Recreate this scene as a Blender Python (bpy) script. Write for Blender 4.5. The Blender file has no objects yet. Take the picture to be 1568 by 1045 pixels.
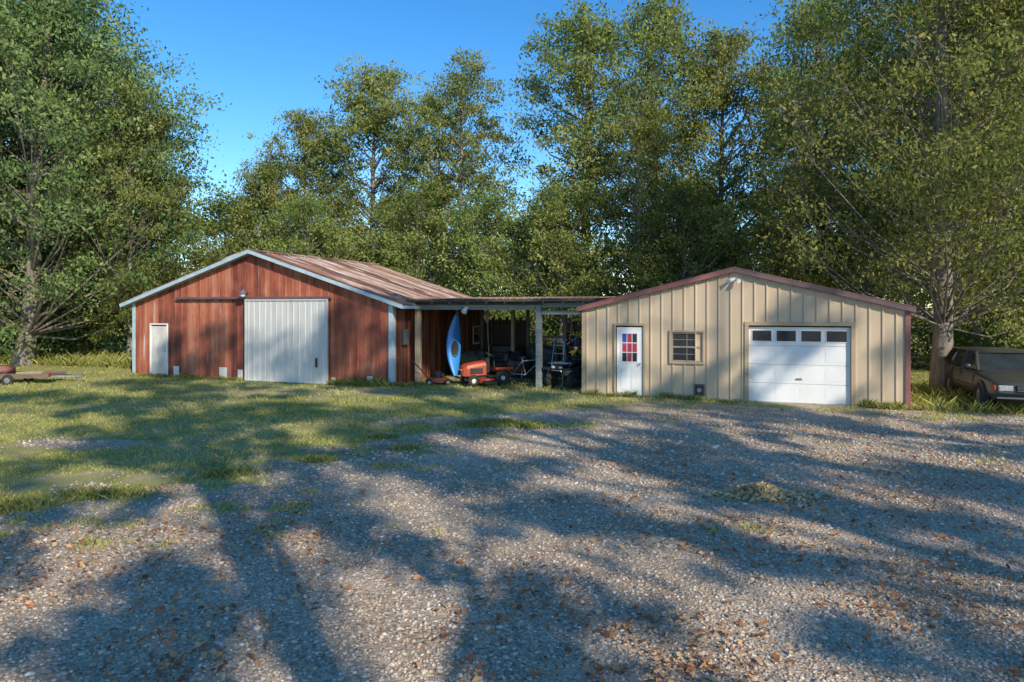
import bpy, bmesh, math, random
import numpy as np
from mathutils import Vector, Matrix
random.seed(7); rng=np.random.default_rng(11)
SC=bpy.context.scene
COL=SC.collection

# ------------------------------------------------------------------ helpers
def vnoise(x,y,seed=0):
    x=np.asarray(x,float); y=np.asarray(y,float)
    xi=np.floor(x); yi=np.floor(y); fx=x-xi; fy=y-yi
    fx=fx*fx*(3-2*fx); fy=fy*fy*(3-2*fy)
    def h(a,b):
        s=np.sin(a*127.1+b*311.7+seed*74.7)*43758.5453
        return s-np.floor(s)
    return (h(xi,yi)*(1-fx)+h(xi+1,yi)*fx)*(1-fy)+(h(xi,yi+1)*(1-fx)+h(xi+1,yi+1)*fx)*fy
def fbm(x,y,seed=0):
    return (vnoise(x,y,seed)+.5*vnoise(x*2.1,y*2.1,seed+3)+.25*vnoise(x*4.3,y*4.3,seed+7))/1.75

def newmat(name):
    m=bpy.data.materials.new(name); m.use_nodes=True
    nt=m.node_tree; nt.nodes.clear()
    out=nt.nodes.new('ShaderNodeOutputMaterial'); b=nt.nodes.new('ShaderNodeBsdfPrincipled')
    nt.links.new(b.outputs[0],out.inputs[0])
    return m,nt,b,out
def N(nt,t,**kw):
    n=nt.nodes.new(t)
    for k,v in kw.items(): setattr(n,k,v)
    return n
def ramp(nt,fac,stops,interp='LINEAR'):
    r=nt.nodes.new('ShaderNodeValToRGB'); r.color_ramp.interpolation=interp
    e=r.color_ramp.elements
    while len(e)<len(stops): e.new(.5)
    for i,(p,c) in enumerate(stops):
        e[i].position=p; e[i].color=(c[0],c[1],c[2],1) if not isinstance(c,(int,float)) else (c,c,c,1)
    nt.links.new(fac,r.inputs[0]); return r.outputs[0]
def coords(nt,scale=(1,1,1)):
    tc=N(nt,'ShaderNodeTexCoord'); mp=N(nt,'ShaderNodeMapping'); mp.inputs['Scale'].default_value=scale
    nt.links.new(tc.outputs['Object'],mp.inputs[0]); return mp.outputs[0]
def noise(nt,vec,scale,detail=4,rough=.6):
    n=N(nt,'ShaderNodeTexNoise'); n.inputs['Scale'].default_value=scale; n.inputs['Detail'].default_value=detail
    n.inputs['Roughness'].default_value=rough
    nt.links.new(vec,n.inputs['Vector']); return n.outputs['Fac']
def mixc(nt,fac,a,b,mode='MIX'):
    m=N(nt,'ShaderNodeMix',data_type='RGBA',blend_type=mode)
    if isinstance(fac,(int,float)): m.inputs[0].default_value=fac
    else: nt.links.new(fac,m.inputs[0])
    for i,x in ((6,a),(7,b)):
        if isinstance(x,tuple): m.inputs[i].default_value=(x[0],x[1],x[2],1)
        else: nt.links.new(x,m.inputs[i])
    return m.outputs[2]
def bump(nt,b,h,strength=.3,dist=.02):
    n=N(nt,'ShaderNodeBump'); n.inputs['Strength'].default_value=strength; n.inputs['Distance'].default_value=dist
    nt.links.new(h,n.inputs['Height']); nt.links.new(n.outputs[0],b.inputs['Normal'])
def pmat(name,c1,c2=None,scale=3,stretch=(1,1,1),rough=.6,metal=0,bmp=.1,lo=.35,hi=.65):
    m,nt,b,o=newmat(name)
    if c2 is None: c2=tuple(x*.7 for x in c1)
    v=coords(nt,stretch); f=noise(nt,v,scale,5)
    nt.links.new(ramp(nt,f,[(lo,c1),(hi,c2)]),b.inputs['Base Color'])
    b.inputs['Roughness'].default_value=rough; b.inputs['Metallic'].default_value=metal
    if bmp: bump(nt,b,f,bmp,.01)
    return m

def mk(name,verts,faces,mat=None,parent=None,smooth=False):
    me=bpy.data.meshes.new(name); me.from_pydata([tuple(v) for v in verts],[],faces); me.update()
    if smooth:
        me.polygons.foreach_set('use_smooth',[True]*len(me.polygons))
    ob=bpy.data.objects.new(name,me); COL.objects.link(ob)
    if mat: me.materials.append(mat)
    if parent: ob.parent=parent
    return ob
def frombm(name,bm,mat,parent,smooth=False):
    me=bpy.data.meshes.new(name); bmesh.ops.recalc_face_normals(bm,faces=bm.faces); bm.to_mesh(me); bm.free()
    if smooth: me.polygons.foreach_set('use_smooth',[True]*len(me.polygons))
    ob=bpy.data.objects.new(name,me); COL.objects.link(ob)
    if mat: me.materials.append(mat)
    if parent: ob.parent=parent
    return ob
def box(parent,name,x0,x1,y0,y1,z0,z1,mat,bev=0.004,seg=1,smooth=False):
    bm=bmesh.new(); bmesh.ops.create_cube(bm,size=1)
    for v in bm.verts:
        v.co=Vector(((x0+x1)/2+v.co.x*(x1-x0),(y0+y1)/2+v.co.y*(y1-y0),(z0+z1)/2+v.co.z*(z1-z0)))
    if bev: bmesh.ops.bevel(bm,geom=list(bm.edges),offset=min(bev,.45*min(abs(x1-x0),abs(y1-y0),abs(z1-z0))),segments=seg,affect='EDGES')
    return frombm(name,bm,mat,parent,smooth)
def beam(parent,name,p0,p1,w,h,mat,up=(0,0,1)):
    p0=Vector(p0);p1=Vector(p1);d=(p1-p0);L=d.length;d.normalize()
    upv=Vector(up); s=d.cross(upv)
    if s.length<1e-4: s=d.cross(Vector((0,1,0)))
    s.normalize(); u=s.cross(d).normalized()
    vs=[]
    for p in (p0,p1):
        for a,b in ((-1,-1),(1,-1),(1,1),(-1,1)): vs.append(p+s*a*w/2+u*b*h/2)
    return mk(name,vs,[(0,1,2,3),(7,6,5,4),(0,4,5,1),(1,5,6,2),(2,6,7,3),(3,7,4,0)],mat,parent)
def cyl(parent,name,p0,p1,r0,mat,r1=None,n=16):
    if r1 is None:r1=r0
    p0=Vector(p0);p1=Vector(p1);d=(p1-p0).normalized()
    s=d.cross(Vector((0,0,1)))
    if s.length<1e-3: s=Vector((1,0,0))
    s.normalize();u=s.cross(d)
    vs=[];fs=[]
    for p,r in ((p0,r0),(p1,r1)):
        for i in range(n):
            a=2*math.pi*i/n; vs.append(p+s*r*math.cos(a)+u*r*math.sin(a))
    for i in range(n): fs.append((i,(i+1)%n,n+(i+1)%n,n+i))
    fs.append(tuple(range(n-1,-1,-1)));fs.append(tuple(range(n,2*n)))
    return mk(name,vs,fs,mat,parent)
def pipe(parent,name,pts,r,mat,n=8,radii=None):
    V,F=tube([np.array(p,float) for p in pts],radii or [r]*len(pts),n)
    return mk(name,V,[tuple(f) for f in F],mat,parent,True)
def tube(pts,radii,n=6):
    pts=np.array(pts,float); V=[];F=[]
    for i,p in enumerate(pts):
        d=pts[min(i+1,len(pts)-1)]-pts[max(i-1,0)]; d=d/(np.linalg.norm(d)+1e-9)
        ref=np.array([0,0,1.]) if abs(d[2])<.9 else np.array([1.,0,0])
        s=np.cross(d,ref); s/=np.linalg.norm(s)+1e-9; u=np.cross(s,d)
        for k in range(n):
            a=2*math.pi*k/n; V.append(p+radii[i]*(s*math.cos(a)+u*math.sin(a)))
    for i in range(len(pts)-1):
        for k in range(n):
            F.append((i*n+k,i*n+(k+1)%n,(i+1)*n+(k+1)%n,(i+1)*n+k))
    return np.array(V),np.array(F)
def torus(parent,name,c,axis,R,r,mat,n=28,m=10,squash=1.0):
    c=Vector(c);ax=Vector(axis).normalized(); s=ax.cross(Vector((0,0,1)))
    if s.length<1e-3:s=Vector((1,0,0))
    s.normalize();u=s.cross(ax);vs=[];fs=[]
    for i in range(n):
        a=2*math.pi*i/n; rd=s*math.cos(a)+u*math.sin(a)
        for j in range(m):
            b=2*math.pi*j/m; vs.append(c+rd*(R+r*math.cos(b))+ax*(r*squash*math.sin(b)))
    for i in range(n):
        for j in range(m):
            fs.append((i*m+j,((i+1)%n)*m+j,((i+1)%n)*m+(j+1)%m,i*m+(j+1)%m))
    return mk(name,vs,fs,mat,parent,True)
def ellipsoid(parent,name,c,r,mat,rot=None):
    bm=bmesh.new(); bmesh.ops.create_uvsphere(bm,u_segments=20,v_segments=12,radius=1)
    M=Matrix.Translation(Vector(c))@(rot.to_4x4() if rot else Matrix.Identity(4))@Matrix.Diagonal((r[0],r[1],r[2],1))
    bmesh.ops.transform(bm,matrix=M,verts=bm.verts)
    return frombm(name,bm,mat,parent,True)
def empty(name,loc=(0,0,0),rz=0):
    e=bpy.data.objects.new(name,None); COL.objects.link(e); e.location=loc; e.rotation_euler=(0,0,rz); e.empty_display_size=.3
    return e
def wheel(parent,c,axis,R,w,tyre,rim,name='wheel'):
    torus(parent,name+'_tyre',c,axis,R-w*.42,w*.45,tyre,28,10,1.1)
    c=Vector(c);a=Vector(axis).normalized()
    cyl(parent,name+'_rim',c-a*w*.3,c+a*w*.3,R*.62,rim,n=20)
    cyl(parent,name+'_hub',c+a*w*.28,c+a*w*.4,R*.2,rim,n=12)

def bigmesh(name,V,F,mats,attr=None,midx=None,smooth=None):
    V=np.asarray(V,np.float32);F=np.asarray(F,np.int32);m,k=F.shape
    me=bpy.data.meshes.new(name)
    me.vertices.add(len(V)); me.vertices.foreach_set('co',V.ravel())
    me.loops.add(m*k); me.loops.foreach_set('vertex_index',F.ravel())
    me.polygons.add(m); me.polygons.foreach_set('loop_start',np.arange(m,dtype=np.int32)*k)
    for mt in mats: me.materials.append(mt)
    if midx is not None: me.polygons.foreach_set('material_index',np.asarray(midx,np.int32))
    if smooth is not None: me.polygons.foreach_set('use_smooth',np.asarray(smooth,bool))
    me.update(calc_edges=True); me.validate()
    if attr:
        for an,av in attr.items():
            a=me.attributes.new(an,'FLOAT','POINT'); a.data.foreach_set('value',np.asarray(av,np.float32))
    return me
def addobj(name,me,loc=(0,0,0),rz=0,sc=(1,1,1)):
    o=bpy.data.objects.new(name,me);COL.objects.link(o);o.location=loc;o.rotation_euler=(0,0,rz);o.scale=sc;return o

# site frame : origin = left front corner of the red barn
OX,OY=-14.0,25.3; ca,sa=.944,-.330; RZ=math.atan2(sa,ca)
def S(u,v,z=0): return Vector((OX+ca*u-sa*v, OY+sa*u+ca*v, z))

# ------------------------------------------------------------------ materials
def attr_node(nt,name):
    a=N(nt,'ShaderNodeAttribute'); a.attribute_name=name; return a.outputs['Fac']
def leafmat(name,stops,transl=.35):
    m=bpy.data.materials.new(name); m.use_nodes=True; nt=m.node_tree; nt.nodes.clear()
    out=N(nt,'ShaderNodeOutputMaterial')
    f=attr_node(nt,'tint')
    oi=N(nt,'ShaderNodeObjectInfo')
    c=ramp(nt,f,stops)
    hv=N(nt,'ShaderNodeHueSaturation'); nt.links.new(c,hv.inputs['Color'])
    mr=N(nt,'ShaderNodeMapRange'); mr.inputs[3].default_value=.88; mr.inputs[4].default_value=1.25
    nt.links.new(oi.outputs['Random'],mr.inputs[0]); nt.links.new(mr.outputs[0],hv.inputs['Value'])
    mr2=N(nt,'ShaderNodeMapRange'); mr2.inputs[3].default_value=.48; mr2.inputs[4].default_value=.515
    nt.links.new(oi.outputs['Random'],mr2.inputs[0]); nt.links.new(mr2.outputs[0],hv.inputs['Hue'])
    b=N(nt,'ShaderNodeBsdfDiffuse'); nt.links.new(hv.outputs[0],b.inputs['Color'])
    t=N(nt,'ShaderNodeBsdfTranslucent'); nt.links.new(hv.outputs[0],t.inputs[0])
    ms=N(nt,'ShaderNodeMixShader'); ms.inputs[0].default_value=transl
    nt.links.new(b.outputs[0],ms.inputs[1]);nt.links.new(t.outputs[0],ms.inputs[2]);nt.links.new(ms.outputs[0],out.inputs[0])
    return m
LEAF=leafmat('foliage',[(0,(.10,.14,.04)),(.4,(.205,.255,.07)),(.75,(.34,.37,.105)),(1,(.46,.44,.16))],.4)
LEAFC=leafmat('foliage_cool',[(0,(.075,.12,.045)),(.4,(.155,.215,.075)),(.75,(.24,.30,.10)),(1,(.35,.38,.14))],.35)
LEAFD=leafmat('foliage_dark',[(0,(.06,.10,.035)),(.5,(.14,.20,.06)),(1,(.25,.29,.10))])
GRASS=leafmat('grass_blades',[(0,(.16,.20,.045)),(.4,(.29,.32,.07)),(.75,(.45,.43,.14)),(1,(.56,.49,.26))],.3)
BARK=pmat('bark',(.29,.25,.205),(.14,.12,.10),6,(2,2,.4),.9,0,.6)

def rustmat(name,cols,panel=.9,axis='X',stretch=(5,5,.25),gray=(.32,.30,.29),glo=.62,k1=.16,k2=.35):
    m,nt,b,o=newmat(name)
    tc=N(nt,'ShaderNodeTexCoord'); sx=N(nt,'ShaderNodeSeparateXYZ'); nt.links.new(tc.outputs['Object'],sx.inputs[0])
    d=N(nt,'ShaderNodeMath',operation='DIVIDE'); nt.links.new(sx.outputs[axis],d.inputs[0]); d.inputs[1].default_value=panel
    fl=N(nt,'ShaderNodeMath',operation='FLOOR'); nt.links.new(d.outputs[0],fl.inputs[0])
    wn=N(nt,'ShaderNodeTexWhiteNoise',noise_dimensions='1D'); nt.links.new(fl.outputs[0],wn.inputs['W'])
    v=coords(nt,stretch); f=noise(nt,v,1.2,6,.6); v2=coords(nt,(1,1,.8)); f2=noise(nt,v2,1.3,6,.65)
    a=N(nt,'ShaderNodeMath',operation='MULTIPLY_ADD'); nt.links.new(wn.outputs[0],a.inputs[0]); a.inputs[1].default_value=k1; nt.links.new(f,a.inputs[2])
    s=N(nt,'ShaderNodeMath',operation='MULTIPLY_ADD'); nt.links.new(f2,s.inputs[0]); s.inputs[1].default_value=k2; nt.links.new(a.outputs[0],s.inputs[2])
    s2=N(nt,'ShaderNodeMath',operation='SUBTRACT'); nt.links.new(s.outputs[0],s2.inputs[0]); s2.inputs[1].default_value=k1/2+k2/2
    c=ramp(nt,s2.outputs[0],[(.32,cols[0]),(.44,cols[1]),(.57,cols[2]),(.70,cols[3])])
    f3=noise(nt,coords(nt,(stretch[0]*1.6,stretch[1]*1.6,stretch[2]*1.3)),.8,5,.65)
    g=ramp(nt,f3,[(glo,0),(glo+.07,1)])
    c2=mixc(nt,g,c,gray)
    nt.links.new(c2,b.inputs['Base Color']); b.inputs['Roughness'].default_value=.75; b.inputs['Metallic'].default_value=.0
    b.inputs['Specular IOR Level'].default_value=.3
    bump(nt,b,f2,.1,.01)
    return m
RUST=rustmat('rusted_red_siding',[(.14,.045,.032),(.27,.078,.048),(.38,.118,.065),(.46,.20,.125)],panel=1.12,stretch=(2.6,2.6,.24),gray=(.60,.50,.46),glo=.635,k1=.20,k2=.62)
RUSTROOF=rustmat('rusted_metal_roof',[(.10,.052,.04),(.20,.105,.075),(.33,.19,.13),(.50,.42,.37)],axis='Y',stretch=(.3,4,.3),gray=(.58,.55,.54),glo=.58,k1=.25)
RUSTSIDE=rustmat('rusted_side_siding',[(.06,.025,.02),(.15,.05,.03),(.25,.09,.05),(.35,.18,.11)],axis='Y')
GALV=pmat('galvanised_door',(.62,.61,.58),(.50,.50,.48),1.5,(4,4,.4),.5,.05,.03)
TAN=pmat('tan_metal_siding',(.57,.445,.305),(.50,.39,.27),.8,(3,3,.5),.45,.0,.02)
TANT=pmat('tan_trim',(.44,.33,.21),(.39,.29,.19),2,(1,1,1),.5)
MAROON=pmat('maroon_trim',(.28,.115,.095),(.20,.085,.075),2,(1,1,1),.5)
BROWN=pmat('brown_trim',(.16,.10,.105),(.11,.075,.085),2,(1,1,1),.5)
BLUEW=pmat('weathered_blue_trim',(.48,.60,.66),(.34,.45,.50),3,(1,1,2),.6)
WHITE=pmat('white_paint',(.80,.80,.79),(.74,.74,.73),2,(1,1,.6),.45,0,.02)
DIRTYW=pmat('dirty_white_paint',(.74,.70,.63),(.54,.49,.43),2.5,(1,1,.4),.6)
WOOD=pmat('weathered_wood',(.46,.36,.24),(.30,.23,.16),3,(6,6,.6),.8,0,.3)
WOODG=pmat('grey_wood',(.28,.31,.30),(.18,.20,.20),3,(.6,6,6),.8,0,.3)
WOODB=pmat('brown_wood',(.22,.15,.10),(.13,.09,.065),3,(.6,6,6),.8,0,.3)
DARKW=pmat('dark_wood',(.09,.08,.07),(.05,.045,.04),3,(1,1,1),.85)
BLACK=pmat('black_plastic',(.02,.02,.022),(.035,.035,.037),5,(1,1,1),.45)
TYRE=pmat('tyre_rubber',(.022,.022,.022),(.035,.033,.03),6,(1,1,1),.85)
ORANGE=pmat('orange_paint',(.50,.07,.02),(.36,.055,.02),3,(1,1,1),.45)
STEEL=pmat('steel',(.45,.45,.46),(.3,.3,.31),5,(1,1,1),.35,.8)
CHROME=pmat('chrome',(.7,.7,.7),(.6,.6,.6),5,(1,1,1),.15,1,0)
BLUEK=pmat('blue_kayak_plastic',(.04,.26,.66),(.03,.19,.56),2,(1,1,1),.3)
TARP=pmat('grey_green_tarp',(.12,.14,.12),(.06,.075,.07),3,(1,1,1),.6,0,.5)
def glassmat(name,c=(.02,.025,.03)):
    m,nt,b,o=newmat(name); f=noise(nt,coords(nt),2,3)
    nt.links.new(ramp(nt,f,[(.3,c),(.7,tuple(x*1.8 for x in c))]),b.inputs['Base Color']); b.inputs['Roughness'].default_value=.06
    b.inputs['Specular IOR Level'].default_value=.7
    return m
GLASS=glassmat('window_glass')
REDG=pmat('red_curtain',(.45,.04,.08),(.35,.03,.06),4); BLUEG=pmat('blue_curtain',(.04,.08,.35))
CARP=pmat('car_paint_dark',(.085,.085,.075),(.065,.065,.06),1,(1,1,1),.28,.3,0)
REDL=pmat('red_lens',(.5,.02,.02),None,4,(1,1,1),.2)
HEADL=pmat('headlamp_lens',(.6,.62,.62),(.4,.42,.42),12,(1,1,1),.1,.3)

# ------------------------------------------------------------------ ground
GP=np.array([(-60,2.5),(-14,6.2),(-9,7.4),(-6.3,8.1),(-5.6,9.0),(-3.9,9.8),(-3.4,12.2),(-1.5,13.8),(1.6,14.3),(2.6,17.0),(4,18.2),(7,17.4),(9.9,16.4),(12,16.0),(16,15.2),(90,9),(90,400),(-90,400),(-90,3)])
def sdpoly(x,y,P):
    d=np.full(x.shape,1e9); ins=np.zeros(x.shape,bool)
    for i in range(len(P)):
        a=P[i];b=P[(i+1)%len(P)]
        ex,ey=b-a; wx=x-a[0];wy=y-a[1]
        t=np.clip((wx*ex+wy*ey)/(ex*ex+ey*ey),0,1)
        d=np.minimum(d,(wx-ex*t)**2+(wy-ey*t)**2)
        c=((a[1]<=y)&(b[1]>y))|((b[1]<=y)&(a[1]>y))
        xx=a[0]+(y-a[1])/(b[1]-a[1]+1e-12)*ex
        ins^=c&(x<xx)
    return np.where(ins,1,-1)*np.sqrt(d)
def grassmask(x,y):
    d=sdpoly(x,y,GP)
    n=fbm(x*.55,y*.9,5)-.5; n2=fbm(x*1.9,y*2.6,9)-.5
    left=np.clip((-x-2.5)/3,0,1)
    g=np.clip(d*.85,-9,1.5+.45*left)+n*3.2+n2*3.6+.35*left
    for cx,cy,rx,ry in ((-7.9,12.6,1.2,.5),(-10.6,12.4,.9,.35),(-5.6,20.2,2.2,.6),(-2.2,15.4,2.2,.6),(1.5,16.5,2,.6)):
        q=((x-cx)/rx)**2+((y-cy)/ry)**2
        g-=(2.2 if cx>-7 else 4.5)*np.exp(-q*.8)
    return np.clip(g*.4+.45,0,1)
def gz(x,y):
    near=np.exp(-((y-14)/16)**2)
    return ((fbm(x*.35,y*.35,21)-.5)*.10+(fbm(x*1.3,y*1.3,23)-.5)*.025)*near-.02
def axis_pts(a,b,step,lo,hi):
    c=np.arange(a,b+1e-6,step); s=step
    L=[];x=a
    while x>lo: s*=1.35; x-=s; L.append(x)
    R=[];x=b;s=step
    while x<hi: s*=1.35; x+=s; R.append(x)
    return np.concatenate([np.array(L[::-1]),c,np.array(R)])
gx=axis_pts(-18,15,.13,-900,900); gy=axis_pts(3,28,.13,-400,1500)
XX,YY=np.meshgrid(gx,gy); nx,ny=len(gx),len(gy)
ZZ=gz(XX,YY)
Vg=np.stack([XX.ravel(),YY.ravel(),ZZ.ravel()],1)
idx=np.arange(nx*ny).reshape(ny,nx)
Fg=np.stack([idx[:-1,:-1].ravel(),idx[:-1,1:].ravel(),idx[1:,1:].ravel(),idx[1:,:-1].ravel()],1)
m,nt,b,o=newmat('gravel_and_grass_ground')
v=coords(nt)
g=attr_node(nt,'grass')
nz=noise(nt,v,5,6,.7)
am=N(nt,'ShaderNodeMath',operation='MULTIPLY_ADD'); nt.links.new(nz,am.inputs[0]); am.inputs[1].default_value=1.3; nt.links.new(g,am.inputs[2])
mr=N(nt,'ShaderNodeMapRange',interpolation_type='SMOOTHSTEP'); mr.inputs[1].default_value=.9; mr.inputs[2].default_value=1.45; nt.links.new(am.outputs[0],mr.inputs[0])
vo=N(nt,'ShaderNodeTexVoronoi'); vo.inputs['Scale'].default_value=38; nt.links.new(v,vo.inputs['Vector'])
sep=N(nt,'ShaderNodeSeparateColor'); nt.links.new(vo.outputs['Color'],sep.inputs[0])
gc=ramp(nt,sep.outputs[0],[(0,(.25,.205,.165)),(.3,(.43,.36,.285)),(.6,(.57,.485,.385)),(.8,(.50,.36,.24)),(1,(.74,.67,.57))])
dn=noise(nt,v,.6,6,.6); dirt=ramp(nt,dn,[(.35,(.78,.69,.59)),(.65,(1.12,1.07,1.0))])
gc=mixc(nt,1.0,gc,dirt,'MULTIPLY')
fn=noise(nt,v,55,3,.7)
gc=mixc(nt,1.0,gc,ramp(nt,fn,[(.3,.72),(.7,1.2)]),'MULTIPLY')
grn=noise(nt,v,1.4,6,.7)
grc=ramp(nt,grn,[(.3,(.21,.23,.06)),(.45,(.30,.30,.09)),(.56,(.38,.33,.15)),(.68,(.46,.38,.25))])
grc=mixc(nt,1.0,grc,ramp(nt,fn,[(.3,.6),(.7,1.3)]),'MULTIPLY')
nt.links.new(mixc(nt,mr.outputs[0],gc,grc),b.inputs['Base Color']); b.inputs['Roughness'].default_value=.95
b.inputs['Specular IOR Level'].default_value=.15
bh=N(nt,'ShaderNodeMath',operation='MULTIPLY_ADD'); nt.links.new(vo.outputs['Distance'],bh.inputs[0]); bh.inputs[1].default_value=-.8; nt.links.new(fn,bh.inputs[2])
bump(nt,b,bh.outputs[0],.6,.02)
GROUND=m
me=bigmesh('ground',Vg,Fg,[GROUND],{'grass':grassmask(XX.ravel(),YY.ravel())},smooth=np.ones(len(Fg)))
addobj('ground',me)

# gravel stones (one mesh)
bm=bmesh.new(); bmesh.ops.create_icosphere(bm,subdivisions=1,radius=1)
bv=np.array([v.co[:] for v in bm.verts]); bf=np.array([[v.index for v in f.verts] for f in bm.faces]); bm.free()
n=56000
y=3.9*np.exp(rng.random(n)*math.log(17/3.9)); x=(rng.random(n)*2-1)*(y*.80+.6)
gm=grassmask(x,y); keep=(gm+rng.random(n)*.5)<.8; x=x[keep];y=y[keep]; n=len(x)
s=rng.gamma(3.0,.0024,n)+.005; s*=np.clip(y/8,.9,1.5); s=np.minimum(s,.038)
ang=rng.random(n)*6.28
jit=1+rng.normal(0,.16,(n,12,3))
P=bv[None]*jit*np.stack([s*1.25,s*.95,s*.62],1)[:,None,:]
c_,s_=np.cos(ang)[:,None],np.sin(ang)[:,None]
px=P[:,:,0]*c_-P[:,:,1]*s_; py=P[:,:,0]*s_+P[:,:,1]*c_
P=np.stack([px+x[:,None],py+y[:,None],P[:,:,2]+(gz(x,y)+s*.2)[:,None]],2)
F=(bf[None]+(np.arange(n)*12)[:,None,None]).reshape(-1,3)
m,nt,b,o=newmat('gravel_stones')
t=attr_node(nt,'tint')
nt.links.new(ramp(nt,t,[(0,(.21,.18,.15)),(.25,(.41,.35,.29)),(.55,(.55,.475,.385)),(.75,(.50,.37,.25)),(.85,(.44,.26,.16)),(.93,(.62,.56,.47)),(1,(.74,.69,.60))]),b.inputs['Base Color'])
b.inputs['Roughness'].default_value=.85
me=bigmesh('gravel',P.reshape(-1,3),F,[m],{'tint':np.repeat(rng.random(n),12)})
addobj('gravel',me)

# grass blades (one mesh)
def blades(name,x,y,h,w,tint,mat):
    n=len(x); a=rng.random(n)*6.28; lean=rng.normal(0,.45,(n,2))*h[:,None]
    z=gz(x,y)-.005
    dx=np.cos(a)*w;dy=np.sin(a)*w
    V=np.zeros((n,4,3))
    V[:,0]=np.stack([x-dx,y-dy,z],1);V[:,1]=np.stack([x+dx,y+dy,z],1)
    V[:,2]=np.stack([x+dx*.55+lean[:,0]*.4,y+dy*.55+lean[:,1]*.4,z+h*.6],1)
    V[:,3]=np.stack([x+lean[:,0],y+lean[:,1],z+h],1)
    F=np.arange(n*4).reshape(n,4)
    return addobj(name,bigmesh(name,V.reshape(-1,3),F,[mat],{'tint':np.repeat(tint,4)}))
def in_bldg(x,y):
    dx=x-OX;dy=y-OY;u=dx*ca+dy*sa;v=-dx*sa+dy*ca
    return ((u>-.03)&(u<10.8)&(v>-.02)&(v<7.8))|((u>16.97)&(u<25.3)&(v>.08)&(v<8.2))
n=340000
y=7.0*np.exp(rng.random(n)*math.log(31/7.0)); x=(rng.random(n)*2-1)*(y*.8+.5)
gm=grassmask(x,y); cl=fbm(x*2.2,y*2.2,31); pt=fbm(x*.5,y*.9,41); fc=vnoise(x*7,y*7,51)
keep=(gm*.95+(cl-.5)*1.4+(pt-.5)*1.5+(fc-.5)*.6+rng.random(n)*.3>.85)&(~in_bldg(x,y)); x=x[keep];y=y[keep];cl=cl[keep];gm=gm[keep];n=len(x)
h=(.018+.04*rng.random(n))*(0.35+cl*1.4)*np.clip(y/13,.85,1.4)
big=fbm(x*.35,y*.35,77)
blades('grass',x,y,h,.0045+.005*rng.random(n)*np.clip(y/10,.8,2),np.clip(rng.random(n)*.75+.95*big-.12,0,1),GRASS)
# taller weeds at walls, on the tree line, and a few tufts
xs=[];ys=[];hs=[]
def weeds(u0,u1,v0,v1,n,h0):
    u=u0+(u1-u0)*rng.random(n);v=v0+(v1-v0)*rng.random(n)
    xs.append(OX+ca*u-sa*v);ys.append(OY+sa*u+ca*v);hs.append(h0*(.4+rng.random(n))*(.3+1.2*vnoise(u*3,v*3,4)))
weeds(0,5,-.18,-.03,1500,.12);weeds(8.6,11.3,-.3,-.03,1400,.2);weeds(17,21.3,-.15,.06,1500,.12);weeds(24.2,25.6,-.2,.06,600,.15)
weeds(-16,-.3,2,6.5,15000,.36);weeds(25.6,34,-.3,5,9000,.25);weeds(11,17,.3,2,1800,.1);weeds(10,19,8.5,13,5000,.5)
for cx,cy,rr,k in ((-.35,14.7,.8,1500),(.3,14.3,.4,600),(-3.2,11.2,.3,300),(-5.5,9.2,.6,800),(-6.6,8.6,.7,1100),(-1.9,12.2,.3,200),(-2.6,13.4,.4,300),(-4.3,10.3,.5,500)):
    xs.append(rng.normal(cx,rr*.5,k));ys.append(rng.normal(cy,rr*.25,k));hs.append(.05+.08*rng.random(k))
x=np.concatenate(xs);y=np.concatenate(ys);h=np.concatenate(hs);n=len(x)
blades('weeds',x,y,h,.005+.006*rng.random(n),np.clip(rng.random(n)*.9,0,1),GRASS)

# fallen leaves
LV=leafmat('dry_leaves',[(0,(.20,.09,.045)),(.4,(.44,.20,.09)),(.75,(.56,.33,.15)),(1,(.66,.50,.26))],.15)
def leaves_flat(name,x,y,z,s,mat):
    n=len(x);a=rng.normal(0,1,(n,3));a[:,2]*=.35;a/=np.linalg.norm(a,axis=1)[:,None]
    b=rng.normal(0,1,(n,3));b[:,2]*=.35;b-=a*(a*b).sum(1)[:,None];b/=np.linalg.norm(b,axis=1)[:,None]
    c=np.stack([x,y,z],1);V=np.stack([c-a*s[:,None],c+b*s[:,None]*.6+[0,0,.008],c+a*s[:,None],c-b*s[:,None]*.6+[0,0,.004]],1)
    return addobj(name,bigmesh(name,V.reshape(-1,3),np.arange(n*4).reshape(n,4),[mat],{'tint':np.repeat(rng.random(n),4)}))
n=19000
y=4*np.exp(rng.random(n)*math.log(18/4));x=(rng.random(n)*2-1)*(y*.8)
k=fbm(x*.8,y*.8,61)+.14*(x/5)>.38+rng.random(n)*.32;x=x[k];y=y[k];n=len(x)
leaves_flat('fallen_leaves',x,y,gz(x,y)+.024,.012+.030*rng.random(n)**1.4,LV)
n=2000
x=rng.normal(3.35,.24,n);y=rng.normal(9.2,.13,n);k=rng.random(n)<.25;x[k]+=rng.normal(0,.25,k.sum());
z=gz(x,y)+.15*np.exp(-((x-3.35)/.3)**2-((y-9.2)/.17)**2)*rng.random(n)**.4+.012
m2=pmat('dry_grass_pile',(.72,.57,.34),(.46,.33,.17),40,(1,1,1),.9,0,0)
leaves_flat('leaf_pile',x,y,z,.025+.035*rng.random(n),m2)

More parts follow.
